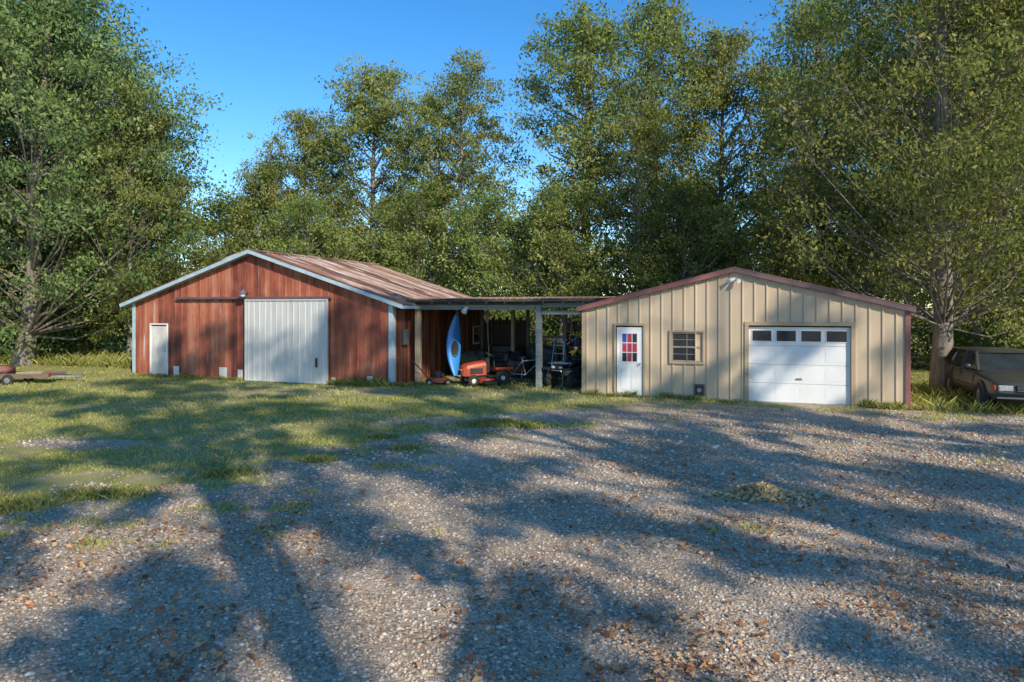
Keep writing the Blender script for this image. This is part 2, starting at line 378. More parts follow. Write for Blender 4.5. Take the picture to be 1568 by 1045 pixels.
# ------------------------------------------------------------------ trees
def leafquads(C,size,droop=.0):
    n=len(C);a=rng.normal(0,1,(n,3));a[:,2]-=droop;a/=np.linalg.norm(a,axis=1)[:,None]
    b=rng.normal(0,1,(n,3));b-=a*(a*b).sum(1)[:,None];b/=np.linalg.norm(b,axis=1)[:,None]
    l=size*(.6+.8*rng.random(n))[:,None];w=l*.45
    V=np.stack([C-a*l,C+b*w,C+a*l*1.0,C-b*w],1).reshape(-1,3)
    return V,np.arange(n*4).reshape(n,4)
def make_tree(name,H,R,base,ncl,per,size,tr,shape=.7,droop=.3,clr=(.7,1.3),mat=LEAF,limb=1.0,sub_n=7,wobble=.12,spread=.66):
    Vs=[];Fs=[];M=[];T=[];off=0
    def add(V,F,mi,t):
        nonlocal off
        Vs.append(V);Fs.append(F+off);M.append(np.full(len(F),mi));T.append(np.broadcast_to(t,(len(V),)));off+=len(V)
    k=9;zz=np.linspace(0,H*.93,k);wob=np.cumsum(rng.normal(0,wobble,(k,2)),0);wob-=wob[0]
    tp=np.column_stack([wob,zz]);tr_=tr*(1-zz/(H*1.0))**.8+.02;tr_[0]*=1.2
    V,F=tube(tp,tr_,10);add(V,F,0,.5)
    def trunk_at(z):
        return np.array([np.interp(z,zz,tp[:,0]),np.interp(z,zz,tp[:,1]),z])
    lob=rng.random(8)*.6+.66
    for i in range(ncl):
        t=(i+rng.random())/ncl; t=t**.85
        z=base+(H-base)*t
        th=rng.random()*6.283
        lf=np.interp((th/6.283*8+t*2)%8,np.arange(9),np.append(lob,lob[0]))
        Rl=R*(math.sin(math.pi*(.14+.80*t))**shape)*lf
        r=Rl*(rng.random()**.45)*(1 if rng.random()>.1 else 1.18)
        if t>.93: r*=.6
        c0=trunk_at(z); c=c0+np.array([r*math.cos(th),r*math.sin(th),rng.normal(0,.3)])
        za=max(base*.75,z-r*.75-.3);pa=trunk_at(za);mid=(pa+c)/2+np.array([0,0,-.10*r])+rng.normal(0,.15,3)
        rb=(.012+.008*r+tr*.09*(1-t))*limb
        V,F=tube([pa,mid,c],[rb*1.4,rb*.8,.008],5);add(V,F,0,.5)
        rc=clr[0]+(clr[1]-clr[0])*rng.random()
        ns=sub_n;sub=c+rng.normal(0,1,(ns,3))*np.array([rc,rc,rc*.6])*spread
        for q in range(0,ns,2):
            V,F=tube([mid*.3+c*.7,sub[q]],[.013*limb,.004],3);add(V,F,0,.5)
        w=rng.integers(0,ns,per)
        C=sub[w]+rng.normal(0,1,(per,3))*np.array([.30,.30,.17])*rc
        V,F=leafquads(C,size,droop)
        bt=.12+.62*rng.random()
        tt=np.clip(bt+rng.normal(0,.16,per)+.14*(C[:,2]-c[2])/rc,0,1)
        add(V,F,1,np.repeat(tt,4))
    V=np.concatenate(Vs);F=np.concatenate(Fs);M=np.concatenate(M)
    return bigmesh(name,V,F,[BARK,mat],{'tint':np.concatenate(T)},M,M==0)
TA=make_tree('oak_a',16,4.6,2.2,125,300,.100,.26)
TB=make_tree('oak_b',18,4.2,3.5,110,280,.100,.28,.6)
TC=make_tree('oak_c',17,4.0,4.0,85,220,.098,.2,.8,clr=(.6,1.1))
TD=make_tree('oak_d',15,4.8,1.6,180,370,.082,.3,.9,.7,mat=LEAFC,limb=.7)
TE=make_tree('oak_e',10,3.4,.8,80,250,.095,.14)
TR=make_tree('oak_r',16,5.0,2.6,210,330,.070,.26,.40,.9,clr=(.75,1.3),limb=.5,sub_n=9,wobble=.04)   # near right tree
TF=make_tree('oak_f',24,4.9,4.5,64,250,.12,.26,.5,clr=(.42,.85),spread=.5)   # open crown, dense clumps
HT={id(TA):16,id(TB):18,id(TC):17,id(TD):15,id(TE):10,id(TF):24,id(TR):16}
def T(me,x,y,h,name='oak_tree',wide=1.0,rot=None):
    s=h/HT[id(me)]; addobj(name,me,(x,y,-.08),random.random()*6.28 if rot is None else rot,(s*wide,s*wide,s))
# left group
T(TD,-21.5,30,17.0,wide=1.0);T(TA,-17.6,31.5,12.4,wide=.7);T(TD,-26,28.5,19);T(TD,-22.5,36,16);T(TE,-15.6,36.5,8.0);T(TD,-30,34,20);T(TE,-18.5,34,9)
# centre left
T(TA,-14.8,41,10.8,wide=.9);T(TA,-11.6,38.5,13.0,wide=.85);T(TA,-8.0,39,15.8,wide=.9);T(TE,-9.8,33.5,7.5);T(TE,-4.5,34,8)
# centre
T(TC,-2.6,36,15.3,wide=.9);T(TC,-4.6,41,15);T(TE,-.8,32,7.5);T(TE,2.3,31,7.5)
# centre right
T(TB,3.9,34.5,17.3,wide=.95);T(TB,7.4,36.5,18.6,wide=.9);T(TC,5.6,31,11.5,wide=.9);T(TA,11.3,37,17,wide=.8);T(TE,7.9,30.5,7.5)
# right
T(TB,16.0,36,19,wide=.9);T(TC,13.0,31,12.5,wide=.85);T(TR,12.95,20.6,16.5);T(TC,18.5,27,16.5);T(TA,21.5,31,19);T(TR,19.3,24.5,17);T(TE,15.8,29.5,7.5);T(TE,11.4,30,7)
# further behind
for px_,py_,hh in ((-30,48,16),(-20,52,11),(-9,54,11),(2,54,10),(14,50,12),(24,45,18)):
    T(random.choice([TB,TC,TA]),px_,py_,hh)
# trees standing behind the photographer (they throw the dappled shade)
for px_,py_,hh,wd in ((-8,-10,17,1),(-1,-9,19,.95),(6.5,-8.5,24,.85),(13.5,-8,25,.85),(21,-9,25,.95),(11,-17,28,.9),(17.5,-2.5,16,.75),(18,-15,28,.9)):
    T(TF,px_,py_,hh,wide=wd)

def clumpmass(name,centres,per,size,mat):
    Vs=[];Ts=[]
    for (x,y,z,rx,rz) in centres:
        d=rng.normal(0,1,(per,3));d/=np.linalg.norm(d,axis=1)[:,None];r=rng.random(per)**.4
        C=np.array([x,y,z])+d*r[:,None]*np.array([rx,rx,rz]);C[:,2]=np.abs(C[:,2])
        V,F=leafquads(C,size,.3);Vs.append(V);Ts.append(np.repeat(np.clip(.15+.5*rng.random()+rng.normal(0,.15,per),0,1),4))
    V=np.concatenate(Vs);return addobj(name,bigmesh(name,V,np.arange(len(V)).reshape(-1,4),[mat],{'tint':np.concatenate(Ts)}))
cs=[]
for i in range(230):
    x=-34+66*rng.random(); y=(33 if x<11 else 28)+rng.random()*9-.1*abs(x)
    u=(x-OX)*ca+(y-OY)*sa; v=-(x-OX)*sa+(y-OY)*ca
    if v<9 and -1<u<26.5: continue
    hz=.4+1.2*rng.random()
    cs.append((x,y,hz,1+rng.random(),.8+rng.random()))
clumpmass('undergrowth_shrubs',cs,380,.095,LEAFD)
cs=[]
for i in range(330):
    x=-62+124*rng.random();y=58+10*rng.random();cs.append((x,y,7.5*rng.random()**.8,2.5,2.0))
clumpmass('distant_trees',cs,230,.26,LEAFD)

# ------------------------------------------------------------------ ribbed sheets
def ribbed(name,s0,s1,t0,t1fn,mp,period,rh,mat,parent,openings=(),rw=.035,breaks=(),phase=0):
    br=set([s0,s1]);k=math.floor(s0/period)-1
    while k*period+phase<s1+period:
        c=k*period+phase
        for d in (-rw,-rw*.5,rw*.5,rw):
            if s0<c+d<s1: br.add(round(c+d,5))
        k+=1
    for a,b_,z0,z1 in openings: br.add(a);br.add(b_)
    for q in breaks: br.add(q)
    B=sorted(br)
    def off(s):
        d=abs((s-phase+period/2)%period-period/2)
        return rh*max(0,min(1,(rw-d)/(rw*.5))) if d<rw else 0
    vs=[];fs=[]
    for i in range(len(B)-1):
        a,b_=B[i],B[i+1]
        if b_-a<1e-4: continue
        mid=(a+b_)/2;iv=[(t0,None)]
        for oa,ob,z0,z1 in openings:
            if oa<mid<ob: iv=([(t0,z0)] if z0>t0 else [])+[(z1,None)]
        for lo,hi in iv:
            j=len(vs)
            ha=t1fn(a) if hi is None else hi; hb=t1fn(b_) if hi is None else hi
            vs+= [mp(a,off(a),lo),mp(b_,off(b_),lo),mp(b_,off(b_),hb),mp(a,off(a),ha)]
            fs.append((j,j+1,j+2,j+3))
    return mk(name,vs,fs,mat,parent)

# ------------------------------------------------------------------ red barn
barn=empty('red_barn',(OX,OY,0),RZ)
W=10.78;D=7.8;PK=W/2;rz=lambda u:4.42-.32*abs(u-PK)
ribbed('front_siding',0,W,-.05,lambda u:rz(u)-.04,lambda s,o_,t:(s,-o_,t),.28,.022,RUST,barn,[(.80,1.60,-.05,1.86)],.03,(PK,))
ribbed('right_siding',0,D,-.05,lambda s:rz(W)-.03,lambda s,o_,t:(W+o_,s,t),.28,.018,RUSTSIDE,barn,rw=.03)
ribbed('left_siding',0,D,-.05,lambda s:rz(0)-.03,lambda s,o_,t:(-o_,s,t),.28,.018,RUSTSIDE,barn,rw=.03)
ribbed('rear_siding',0,W,-.05,lambda u:rz(u)-.04,lambda s,o_,t:(s,D+o_,t),.28,.018,RUST,barn,rw=.03,breaks=(PK,))
box(barn,'floor_slab',.05,W-.05,.05,D-.05,-.1,.01,pmat('concrete',(.3,.29,.27),(.22,.21,.2),2))
L=(W/2+.5)/math.cos(math.atan(.32));ct=math.cos(math.atan(.32));st=math.sin(math.atan(.32))
ribbed('roof_right',-.25,D+.25,0,lambda s:L,lambda s,o_,t:(PK+t*ct+o_*st,s,4.47-t*st+o_*ct),.23,.03,RUSTROOF,barn,rw=.035)
L2=(W/2+.4)/ct
ribbed('roof_left',-.25,D+.25,0,lambda s:L2,lambda s,o_,t:(PK-t*ct-o_*st,s,4.47-t*st+o_*ct),.23,.03,RUSTROOF,barn,rw=.035)
beam(barn,'ridge_cap_right',(PK+.12,-.27,4.475),(PK+.12,D+.27,4.475),.26,.012,RUSTROOF,up=(st,0,ct))
for nm,ue in (('right',W+.5),('left',-.4)):
    ze=4.47-.32*abs(ue-PK)
    beam(barn,'rake_trim_'+nm,(PK,-.265,4.43),(ue,-.265,ze-.04),.03,.13,BLUEW,up=(0,0,1))
    beam(barn,'rake_edge_'+nm,(PK,-.262,4.51),(ue,-.262,ze+.04),.05,.03,RUSTROOF,up=(0,0,1))
    beam(barn,'rake_soffit_'+nm,(PK,-.12,4.385),(ue,-.12,ze-.085),.25,.015,BLUEW)
    beam(barn,'eave_fascia_'+nm,(ue,-.25,ze-.06),(ue,D+.25,ze-.06),.025,.10,BLUEW)
box(barn,'corner_trim_left',-.05,.10,-.045,-.03,-.02,2.66,BLUEW);box(barn,'corner_trim_left_side',-.052,-.035,-.04,.1,-.02,2.66,BLUEW)
box(barn,'corner_trim_right',W-.10,W+.06,-.045,-.03,-.02,2.66,BLUEW);box(barn,'corner_trim_right_side',W+.035,W+.06,-.028,.14,-.02,2.62,DIRTYW)
# sliding door and track
ribbed('sliding_door',5.17,8.46,.04,lambda s:2.74,lambda s,o_,t:(s,-.13-o_,t),.23,.014,GALV,barn,rw=.03)
for a,b_ in ((5.15,5.20),(8.43,8.48)): box(barn,'sliding_door_edge',a,b_,-.16,-.10,.04,2.74,GALV)
box(barn,'sliding_door_top_rail',5.15,8.48,-.17,-.11,2.74,2.79,GALV)
box(barn,'sliding_door_bottom_rail',5.15,8.48,-.165,-.115,.0,.04,GALV)
box(barn,'door_track',2.1,8.6,-.12,-.05,2.82,2.88,RUST)
box(barn,'door_track_lip',2.1,8.6,-.145,-.122,2.80,2.88,BROWN)
box(barn,'door_handle',8.05,8.10,-.22,-.16,.55,.85,BLACK)
# patched panels
for a,w_,h_ in ((3.95,.34,.42),(4.75,.22,.36),(1.9,.25,.40),(8.55,.16,.22),(9.9,.2,.3)):
    box(barn,'galvanised_patch',a,a+w_,-.034,-.028,.02,h_,DIRTYW,0.001)
# walk door
box(barn,'walk_door',.83,1.57,-.01,.03,.02,1.83,DIRTYW)
for a,b_,c,d in ((.78,.83,0,1.88),(1.57,1.62,0,1.88)): box(barn,'walk_door_frame',a,b_,-.04,.05,c,d,WHITE)
box(barn,'walk_door_head',.78,1.62,-.042,.05,1.88,1.93,WHITE)
for z0,z1 in ((.2,.85),(1.0,1.7)):
    for a in (.91,1.23): box(barn,'walk_door_panel',a,a+.26,-.018,-.0105,z0,z1,DIRTYW,.006)
ellipsoid(barn,'walk_door_knob',(1.5,-.05,.95),(.03,.04,.03),STEEL)
# lamp over door
cyl(barn,'yard_light_neck',(5.2,-.03,3.03),(5.2,-.3,3.1),.025,STEEL);cyl(barn,'yard_light_hood',(5.2,-.3,3.10),(5.2,-.3,2.98),.06,STEEL,.15)
ellipsoid(barn,'yard_light_bulb',(5.2,-.3,2.95),(.09,.09,.09),WHITE)
box(barn,'side_window_frame',W+.035,W+.07,6.6,7.3,1.0,1.75,WHITE);box(barn,'side_window_glass',W+.071,W+.08,6.66,7.24,1.06,1.69,GLASS)
box(barn,'electric_box',W+.03,W+.16,.55,.85,1.3,1.8,STEEL)

# ------------------------------------------------------------------ tan garage
gar=empty('tan_metal_garage',tuple(S(16.99,.11)),RZ)
GW=8.29;GD=8;GP_=GW/2;gzr=lambda u:3.52-.25*abs(u-GP_)
ops=[(.92,1.74,-.05,2.0),(2.50,3.33,1.02,1.83),(4.50,7.02,-.05,2.04),(3.13,3.36,.13,.39)]
ribbed('front_siding',0,GW,-.05,lambda u:gzr(u)-.03,lambda s,o_,t:(s,-o_,t),.305,.03,TAN,gar,ops,.03,(GP_,),phase=.1)
for nm,x0,sg in (('left',0,-1),('right',GW,1)):
    ribbed(nm+'_siding',0,GD,-.05,lambda s:gzr(0)-.02,lambda s,o_,t,x0=x0,sg=sg:(x0+sg*o_,s,t),.305,.03,TAN,gar)
ribbed('rear_siding',0,GW,-.05,lambda u:gzr(u)-.03,lambda s,o_,t:(s,GD+o_,t),.305,.03,TAN,gar,breaks=(GP_,))
box(gar,'floor_slab',.06,GW-.06,-.0,GD-.05,-.1,.012,pmat('concrete_slab',(.36,.35,.33),(.28,.27,.25),2))
gt=math.atan(.25);ct=math.cos(gt);st=math.sin(gt);Lg=(GW/2+.14)/ct
for sg,nm in ((1,'right'),(-1,'left')):
    ribbed('roof_'+nm,-.12,GD+.12,0,lambda s:Lg,lambda s,o_,t,sg=sg:(GP_+sg*(t*ct+o_*st),s,3.56-t*st+o_*ct),.305,.03,MAROON,gar)
    ue=GP_+sg*(GW/2+.14);ze=3.56-.25*(GW/2+.14)
    beam(gar,'rake_trim_'+nm,(GP_,-.135,3.53),(ue,-.135,ze-.03),.03,.115,BROWN if sg>0 else MAROON)
    beam(gar,'rake_return_'+nm,(GP_,-.065,3.475),(ue,-.065,ze-.085),.11,.012,BROWN)
    beam(gar,'rake_cap_'+nm,(GP_,-.10,3.60),(ue,-.10,ze+.045),.12,.02,MAROON)
    beam(gar,'eave_trim_'+nm,(ue,-.12,ze-.05),(ue,GD+.12,ze-.05),.02,.10,MAROON)
box(gar,'corner_trim_left',-.045,.07,-.045,-.032,0,2.42,TANT);box(gar,'corner_trim_right',GW-.07,GW+.05,-.045,-.032,0,2.42,MAROON)
box(gar,'corner_trim_right_side',GW+.032,GW+.05,-.03,.08,0,2.42,MAROON);box(gar,'base_trim',.07,.86,-.04,-.02,-.02,.05,TANT)
box(gar,'base_trim_mid',1.80,4.42,-.04,-.02,-.02,.05,TANT)
# peak flood light
cyl(gar,'flood_light_base',(GP_,-.03,3.27),(GP_,-.08,3.27),.06,WHITE)
for sx in(-.1,.1): cyl(gar,'flood_light_head',(GP_+sx*.5,-.08,3.27),(GP_+sx*1.3,-.22,3.22),.03,WHITE,.065)
# walk door
box(gar,'walk_door',.97,1.70,-.005,.04,.02,1.96,WHITE)
for a,b_ in ((.89,.95),(1.72,1.78)): box(gar,'walk_door_trim',a,b_,-.052,.05,0,2.0,TANT)
box(gar,'walk_door_trim_head',.89,1.78,-.055,.05,2.0,2.07,TANT)
box(gar,'walk_door_lite_frame',1.09,1.59,-.022,-.0055,.95,1.83,WHITE,.006)
for i in range(3):
    for j in range(3):
        x0=1.13+i*.145;z0=.99+j*.27
        box(gar,'walk_door_pane',x0,x0+.125,-.026,-.0225,z0,z0+.245,BLUEG if (i==0 and j==2) else (REDG if (i+j)%2 or j==1 else GLASS),0)
for a in (1.09,1.38): box(gar,'walk_door_panel',a,a+.21,-.014,-.0055,.18,.78,WHITE,.008)
ellipsoid(gar,'walk_door_knob',(1.63,-.05,.93),(.028,.04,.028),CHROME);box(gar,'walk_door_sill',.90,1.77,-.08,.05,-.02,.018,DARKW)
# window (two sashes)
for nm,a in (('left',(2.44,2.50,.96,1.89)),('right',(3.33,3.39,.96,1.89))): box(gar,'window_trim_'+nm,a[0],a[1],-.055,.03,a[2],a[3],TANT)
box(gar,'window_trim_top',2.50,3.33,-.052,.03,1.83,1.89,TANT);box(gar,'window_trim_bottom',2.50,3.33,-.06,.03,.96,1.02,TANT)
box(gar,'window_glass',2.50,3.33,.02,.03,1.02,1.83,GLASS,0)
BZ=pmat('bronze_window_frame',(.34,.29,.22))
for nm,a,b_ in (('l',2.50,2.54),('r',3.29,3.33)): box(gar,'window_stile_'+nm,a,b_,-.025,.019,1.02,1.83,BZ)
box(gar,'window_rail_top',2.54,3.29,-.02,.019,1.79,1.83,BZ);box(gar,'window_rail_bottom',2.54,3.29,-.02,.019,1.02,1.06,BZ)
box(gar,'window_rail',2.54,3.29,-.02,.019,1.40,1.45,BZ)
for z in (1.62,1.22): box(gar,'window_muntin_h',2.54,3.29,-.0,.019,z,z+.016,BZ)
box(gar,'window_muntin_v',2.905,2.922,-.002,.017,1.06,1.79,BZ)
# vent
box(gar,'vent_trim',3.10,3.39,-.05,.0,.10,.42,BROWN);box(gar,'vent_back',3.14,3.35,-.06,-.051,.14,.38,BLACK);cyl(gar,'vent_outlet',(3.25,-.06,.26),(3.25,-.12,.26),.06,STEEL)
# overhead door: 4 sections, windows on top
for k in range(4):
    z0=.01+k*.5;z1=z0+.494
    box(gar,'overhead_door_section',4.52,7.00,.05,.09,z0,z1,WHITE,.006)
    for q_ in range(4):
        x0=4.59+q_*.605
        if k<3: box(gar,'overhead_door_panel',x0,x0+.52,.046,.0495,z0+.09,z1-.09,WHITE,.003)
        else:
            box(gar,'overhead_door_window_frame',x0,x0+.53,.035,.0495,z0+.09,z1-.07,WHITE,.006);box(gar,'overhead_door_window',x0+.03,x0+.50,.030,.0345,z0+.12,z1-.1,GLASS,0)
for a,b_ in ((4.42,4.52),(7.00,7.10)): box(gar,'overhead_door_trim',a,b_,-.055,.05,0,2.04,TANT)
box(gar,'overhead_door_trim_head',4.42,7.10,-.058,.05,2.04,2.14,TANT)
box(gar,'overhead_door_handle',5.7,5.85,.02,.045,.62,.66,STEEL)
box(gar,'overhead_door_seal',4.52,7.0,.04,.1,-.02,.0095,BLACK)

# ------------------------------------------------------------------ carport
cp=empty('wooden_carport',tuple(S(0,0)),RZ)
box(cp,'post_left',11.06,11.24,1.02,1.18,-.05,2.72,WOOD,.01);box(cp,'post_middle',15.25,15.43,1.02,1.18,-.05,2.78,WOODG,.01)
for u,v,mt in ((11.12,4.4,WOOD),(11.12,6.9,WOODG),(13.1,6.9,WOODG),(15.34,6.9,WOOD),(16.8,1.1,WOODG),(16.75,6.9,WOODG),(15.34,4.2,WOODG),(13.4,4.2,WOOD)):
    box(cp,'post',u-.06,u+.06,v-.06,v+.06,-.05,2.7,mt,.008)
box(cp,'front_beam',11.25,15.24,1.03,1.08,2.44,2.62,WOODG);box(cp,'front_beam_upper',11.0,15.5,.96,1.015,2.60,2.75,DARKW)
box(cp,'front_beam_right',15.44,16.93,1.03,1.09,2.30,2.42,WOODG);box(cp,'front_beam_right_upper',15.44,16.9,1.03,1.08,2.52,2.66,WOODG)
box(cp,'rear_beam',11.0,16.9,6.86,6.94,2.5,2.69,WOODG)
for i in range(10):
    u=11.15+i*.63;beam(cp,'rafter',(u,.8,2.70),(u,7.2,2.84),.05,.12,WOODG)
ribbed('carport_roof',10.95,17.25,0,lambda s:6.7,lambda s,o_,t:(s,.65+t,2.775+t*.022+o_),.23,.02,RUSTROOF,cp,rw=.03)
box(cp,'roof_fascia',10.95,17.2,.66,.69,2.70,2.77,DARKW)
# dark boards added to close part of the open rear and darken the carport
for i in range(14):
    z_=.05+(i%3)*.02; box(cp,'rear_shade_board',11.05+i*.15,11.05+i*.15+.14,7.0,7.02,z_,2.0+.1*(i%2),DARKW,.002)
for i in range(9):
    box(cp,'rear_shade_board_right',15.45+i*.15,15.45+i*.15+.14,7.0,7.02,.05,1.9,DARKW,.002)
cyl(cp,'lamp_base',(12.95,1.02,2.5),(12.95,.93,2.5),.05,WHITE);cyl(cp,'lamp_head',(12.95,.93,2.52),(12.92,.80,2.36),.05,WHITE,.09)
# shelving at back
sh=empty('storage_shelves',tuple(S(15.9,5.6)),RZ)
for z in (.5,1.05,1.6): box(sh,'shelf',-.9,.8,-.3,.3,z,z+.03,WOODG)
for x in (-.88,.78):
    for y_ in (-.28,.28): box(sh,'upright',x-.03,x+.03,y_-.03,y_+.03,0,1.9,DARKW)
for i in range(33):
    x=-.78+.14*(i//3);z=(.53,1.08,1.63)[i%3];h=.12+.28*random.random()
    if random.random()<.5: cyl(sh,'can',(x,0,z),(x,0,z+h),.065,random.choice([BLUEK,STEEL,REDL,DIRTYW,BLACK,TARP]))
    else: box(sh,'crate',x-.065,x+.065,-.15,.15,z,z+h,random.choice([DARKW,BLACK,WOOD,TARP]),.01)
fe=empty('wooden_fence',tuple(S(12.9,8.6)),RZ)
for i in range(4): box(fe,'post',-1.6+i*1.5-.05,-1.6+i*1.5+.05,-.05,.05,0,1.5,WOOD)
for z in (.4,.8,1.2): box(fe,'rail',-1.7,3.1,-.08,-.05,z,z+.11,WOOD)

# kayak standing on end
def kayak(name,u,v,mat,h,lean):
    e=empty(name,tuple(S(u,v)),RZ+.35);e.rotation_euler=(math.radians(-6),math.radians(lean),RZ+.95)
    vs=[];fs=[];n=26;m_=18
    for i in range(n+1):
        t=i/n;z=.08+h*t;w=.28*max(.015,math.sin(math.pi*t))**.75;d=.17*max(.02,math.sin(math.pi*t))**.5;cur=.20*(2*t-1)**2
        for j in range(m_):
            a=2*math.pi*j/m_;yy=math.sin(a)*d
            if yy<0: yy*=.45
            vs.append((math.cos(a)*w,yy-cur,z))
    for i in range(n):
        for j in range(m_): fs.append((i*m_+j,i*m_+(j+1)%m_,(i+1)*m_+(j+1)%m_,(i+1)*m_+j))
    fs.append(tuple(range(m_)));fs.append(tuple(range(n*m_,n*m_+m_)))
    mk('hull',vs,fs,mat,e,True)
    cr=torus(e,'cockpit_rim',(0,0,0),(0,1,0),.13,.016,BLACK,24,8);cr.scale=(1,1,2.0);cr.location=(0,-.085,h*.48)
    cw=cyl(e,'cockpit_well',(0,.02,0),(0,0,0),.125,BLACK,n=24);cw.scale=(1,1,2.0);cw.location=(0,-.088,h*.48)
    pipe(e,'deck_line',[(-.12,-.10,h*.68),(.12,-.10,h*.72),(-.10,-.10,h*.78)],.006,BLACK);pipe(e,'grab_handle',[(-.03,-.2,h*.97),(0,-.26,h*.98),(.03,-.2,h*.97)],.01,BLACK)
    return e
kayak('kayak',12.05,1.9,BLUEK,2.3,5)
pd=empty('canoe_paddle',tuple(S(12.95,3.0)),RZ)
cyl(pd,'shaft',(0,0,.3),(-.18,.25,2.1),.018,WOOD);ellipsoid(pd,'blade',(-.2,.28,2.2),(.09,.02,.24),WOOD)
ellipsoid(pd,'lower_blade',(.02,-.02,.22),(.09,.02,.22),WOOD)
# dark tarp lumps added to darken the carport, standing in for clutter
def lump(name,u,v,rx,ry,h,mat):
    e=empty(name,tuple(S(u,v)),RZ+random.random())
    bm=bmesh.new();bmesh.ops.create_uvsphere(bm,u_segments=28,v_segments=16,radius=1)
    for w_ in bm.verts:
        c=w_.co;k=1+.16*(float(vnoise(c.x*3+u,c.y*3+c.z*2,3))-.5)*2
        sx=abs(c.x)**.6*(1 if c.x>0 else -1);sy=abs(c.y)**.6*(1 if c.y>0 else -1)
        w_.co=Vector((sx*rx*k,sy*ry*k,max(0,(c.z*.5+.5)**.6)*h*k))
    frombm('cover',bm,mat,e,True);box(e,'pallet',-rx*.9,rx*.9,-ry*.9,ry*.9,-.02,.06,WOODG)
lump('tarp_covered_filler',14.5,4.4,.55,.5,1.15,TARP);lump('tarp_covered_filler',11.9,4.0,.5,.5,.9,TARP);lump('tarp_covered_filler',16.3,3.6,.4,.5,1.0,BLACK);lump('tarp_covered_filler',13.9,3.3,.45,.4,.9,BLACK)

# lawn tractor
def tractor(name,u,v,rot):
    e=empty(name,tuple(S(u,v)),RZ+rot)
    for sy in(-.36,.36): wheel(e,(-.55,sy,.19),(0,1 if sy>0 else -1,0),.19,.15,TYRE,DIRTYW,'front_wheel')
    for sy in(-.40,.40): wheel(e,(.42,sy,.26),(0,1 if sy>0 else -1,0),.26,.24,TYRE,DIRTYW,'rear_wheel')
    box(e,'frame',-.65,.6,-.18,.18,.22,.36,BLACK,.02)
    bm=bmesh.new();secs=[(-.88,.17,.36,.55),(-.84,.22,.34,.63),(-.72,.255,.33,.70),(-.5,.27,.34,.75),(-.08,.28,.36,.80)]
    rows=[]
    for x,w,z0,z1 in secs:
        rows.append([bm.verts.new(p) for p in ((x,-w,z0),(x,-w,z1-.14),(x,-w*.85,z1-.05),(x,-w*.5,z1),(x,w*.5,z1),(x,w*.85,z1-.05),(x,w,z1-.14),(x,w,z0))])
    for a,b_ in zip(rows,rows[1:]):
        for i in range(7): bm.faces.new((a[i],a[i+1],b_[i+1],b_[i]))
    bm.faces.new(rows[0]);bm.faces.new(rows[-1][::-1]);frombm('hood',bm,ORANGE,e)
    box(e,'grille',-.905,-.875,-.14,.14,.37,.48,BLACK,.01)
    for sy in(-.11,.11): ellipsoid(e,'headlight',(-.885,sy,.525),(.03,.055,.03),HEADL)
    box(e,'bumper',-.97,-.92,-.28,.28,.26,.32,BLACK,.015)
    for sy in(-1,1): box(e,'side_vents',-.62,-.2,min(sy*.26,sy*.284),max(sy*.26,sy*.284),.40,.58,BLACK,.003)
    box(e,'dash',-.08,.06,-.24,.24,.4,.88,BLACK,.04,2)
    cyl(e,'steering_column',(.03,0,.82),(.14,0,.96),.022,BLACK);torus(e,'steering_wheel',(.15,0,.97),(.6,0,1),.17,.018,BLACK)
    box(e,'foot_deck',-.05,.25,-.42,.42,.30,.34,BLACK,.01)
    for sy in(-1,1):
        box(e,'fender',.12,.78,sy*.26 if sy>0 else -.54,.54 if sy>0 else -.26,.53,.60,ORANGE,.03,2);
    box(e,'fender_centre',.2,.80,-.255,.255,.45,.585,ORANGE,.03,2)
    box(e,'seat_base',.28,.68,-.22,.22,.60,.70,BLACK,.04,3,True);box(e,'seat_back',.62,.74,-.21,.21,.66,1.0,BLACK,.05,3,True)
    bm=bmesh.new();bmesh.ops.create_cone(bm,cap_ends=True,segments=24,radius1=.52,radius2=.46,depth=.14)
    bmesh.ops.transform(bm,matrix=Matrix.Translation((-.08,0,.19))@Matrix.Diagonal((.72,1.12,1,1)),verts=bm.verts);frombm('mower_deck',bm,ORANGE,e)
    box(e,'discharge_chute',-.3,.1,-.78,-.5,.1,.2,BLACK,.02)
    pipe(e,'deck_lift_lever',[(.2,-.3,.55),(.15,-.33,.8)],.012,STEEL)
    return e
tractor('riding_lawn_mower',13.45,1.35,.75)
# push mower
pm=empty('push_mower',tuple(S(11.95,.95)),RZ+.5)
bm=bmesh.new();bmesh.ops.create_cone(bm,cap_ends=True,segments=20,radius1=.32,radius2=.25,depth=.13)
bmesh.ops.transform(bm,matrix=Matrix.Translation((0,0,.17))@Matrix.Diagonal((1.2,.85,1,1)),verts=bm.verts);frombm('deck',bm,ORANGE,pm)
cyl(pm,'engine',(0,0,.23),(0,0,.40),.13,BLACK);cyl(pm,'engine_cowl',(0,0,.40),(0,0,.44),.12,BLACK,.08);box(pm,'fuel_tank',.06,.22,-.08,.08,.26,.38,BLACK,.02)
for x in(-.3,.3):
    for y_ in(-.27,.27): wheel(pm,(x,y_,.10),(0,1 if y_>0 else -1,0),.10,.06,TYRE,STEEL)
for y_ in(-.2,.2): pipe(pm,'handle_side',[(-.3,y_,.2),(-.65,y_,.6),(-.85,y_,.8)],.012,BLACK)
pipe(pm,'handle_bar',[(-.85,-.2,.8),(-.87,0,.82),(-.85,.2,.8)],.014,BLACK)
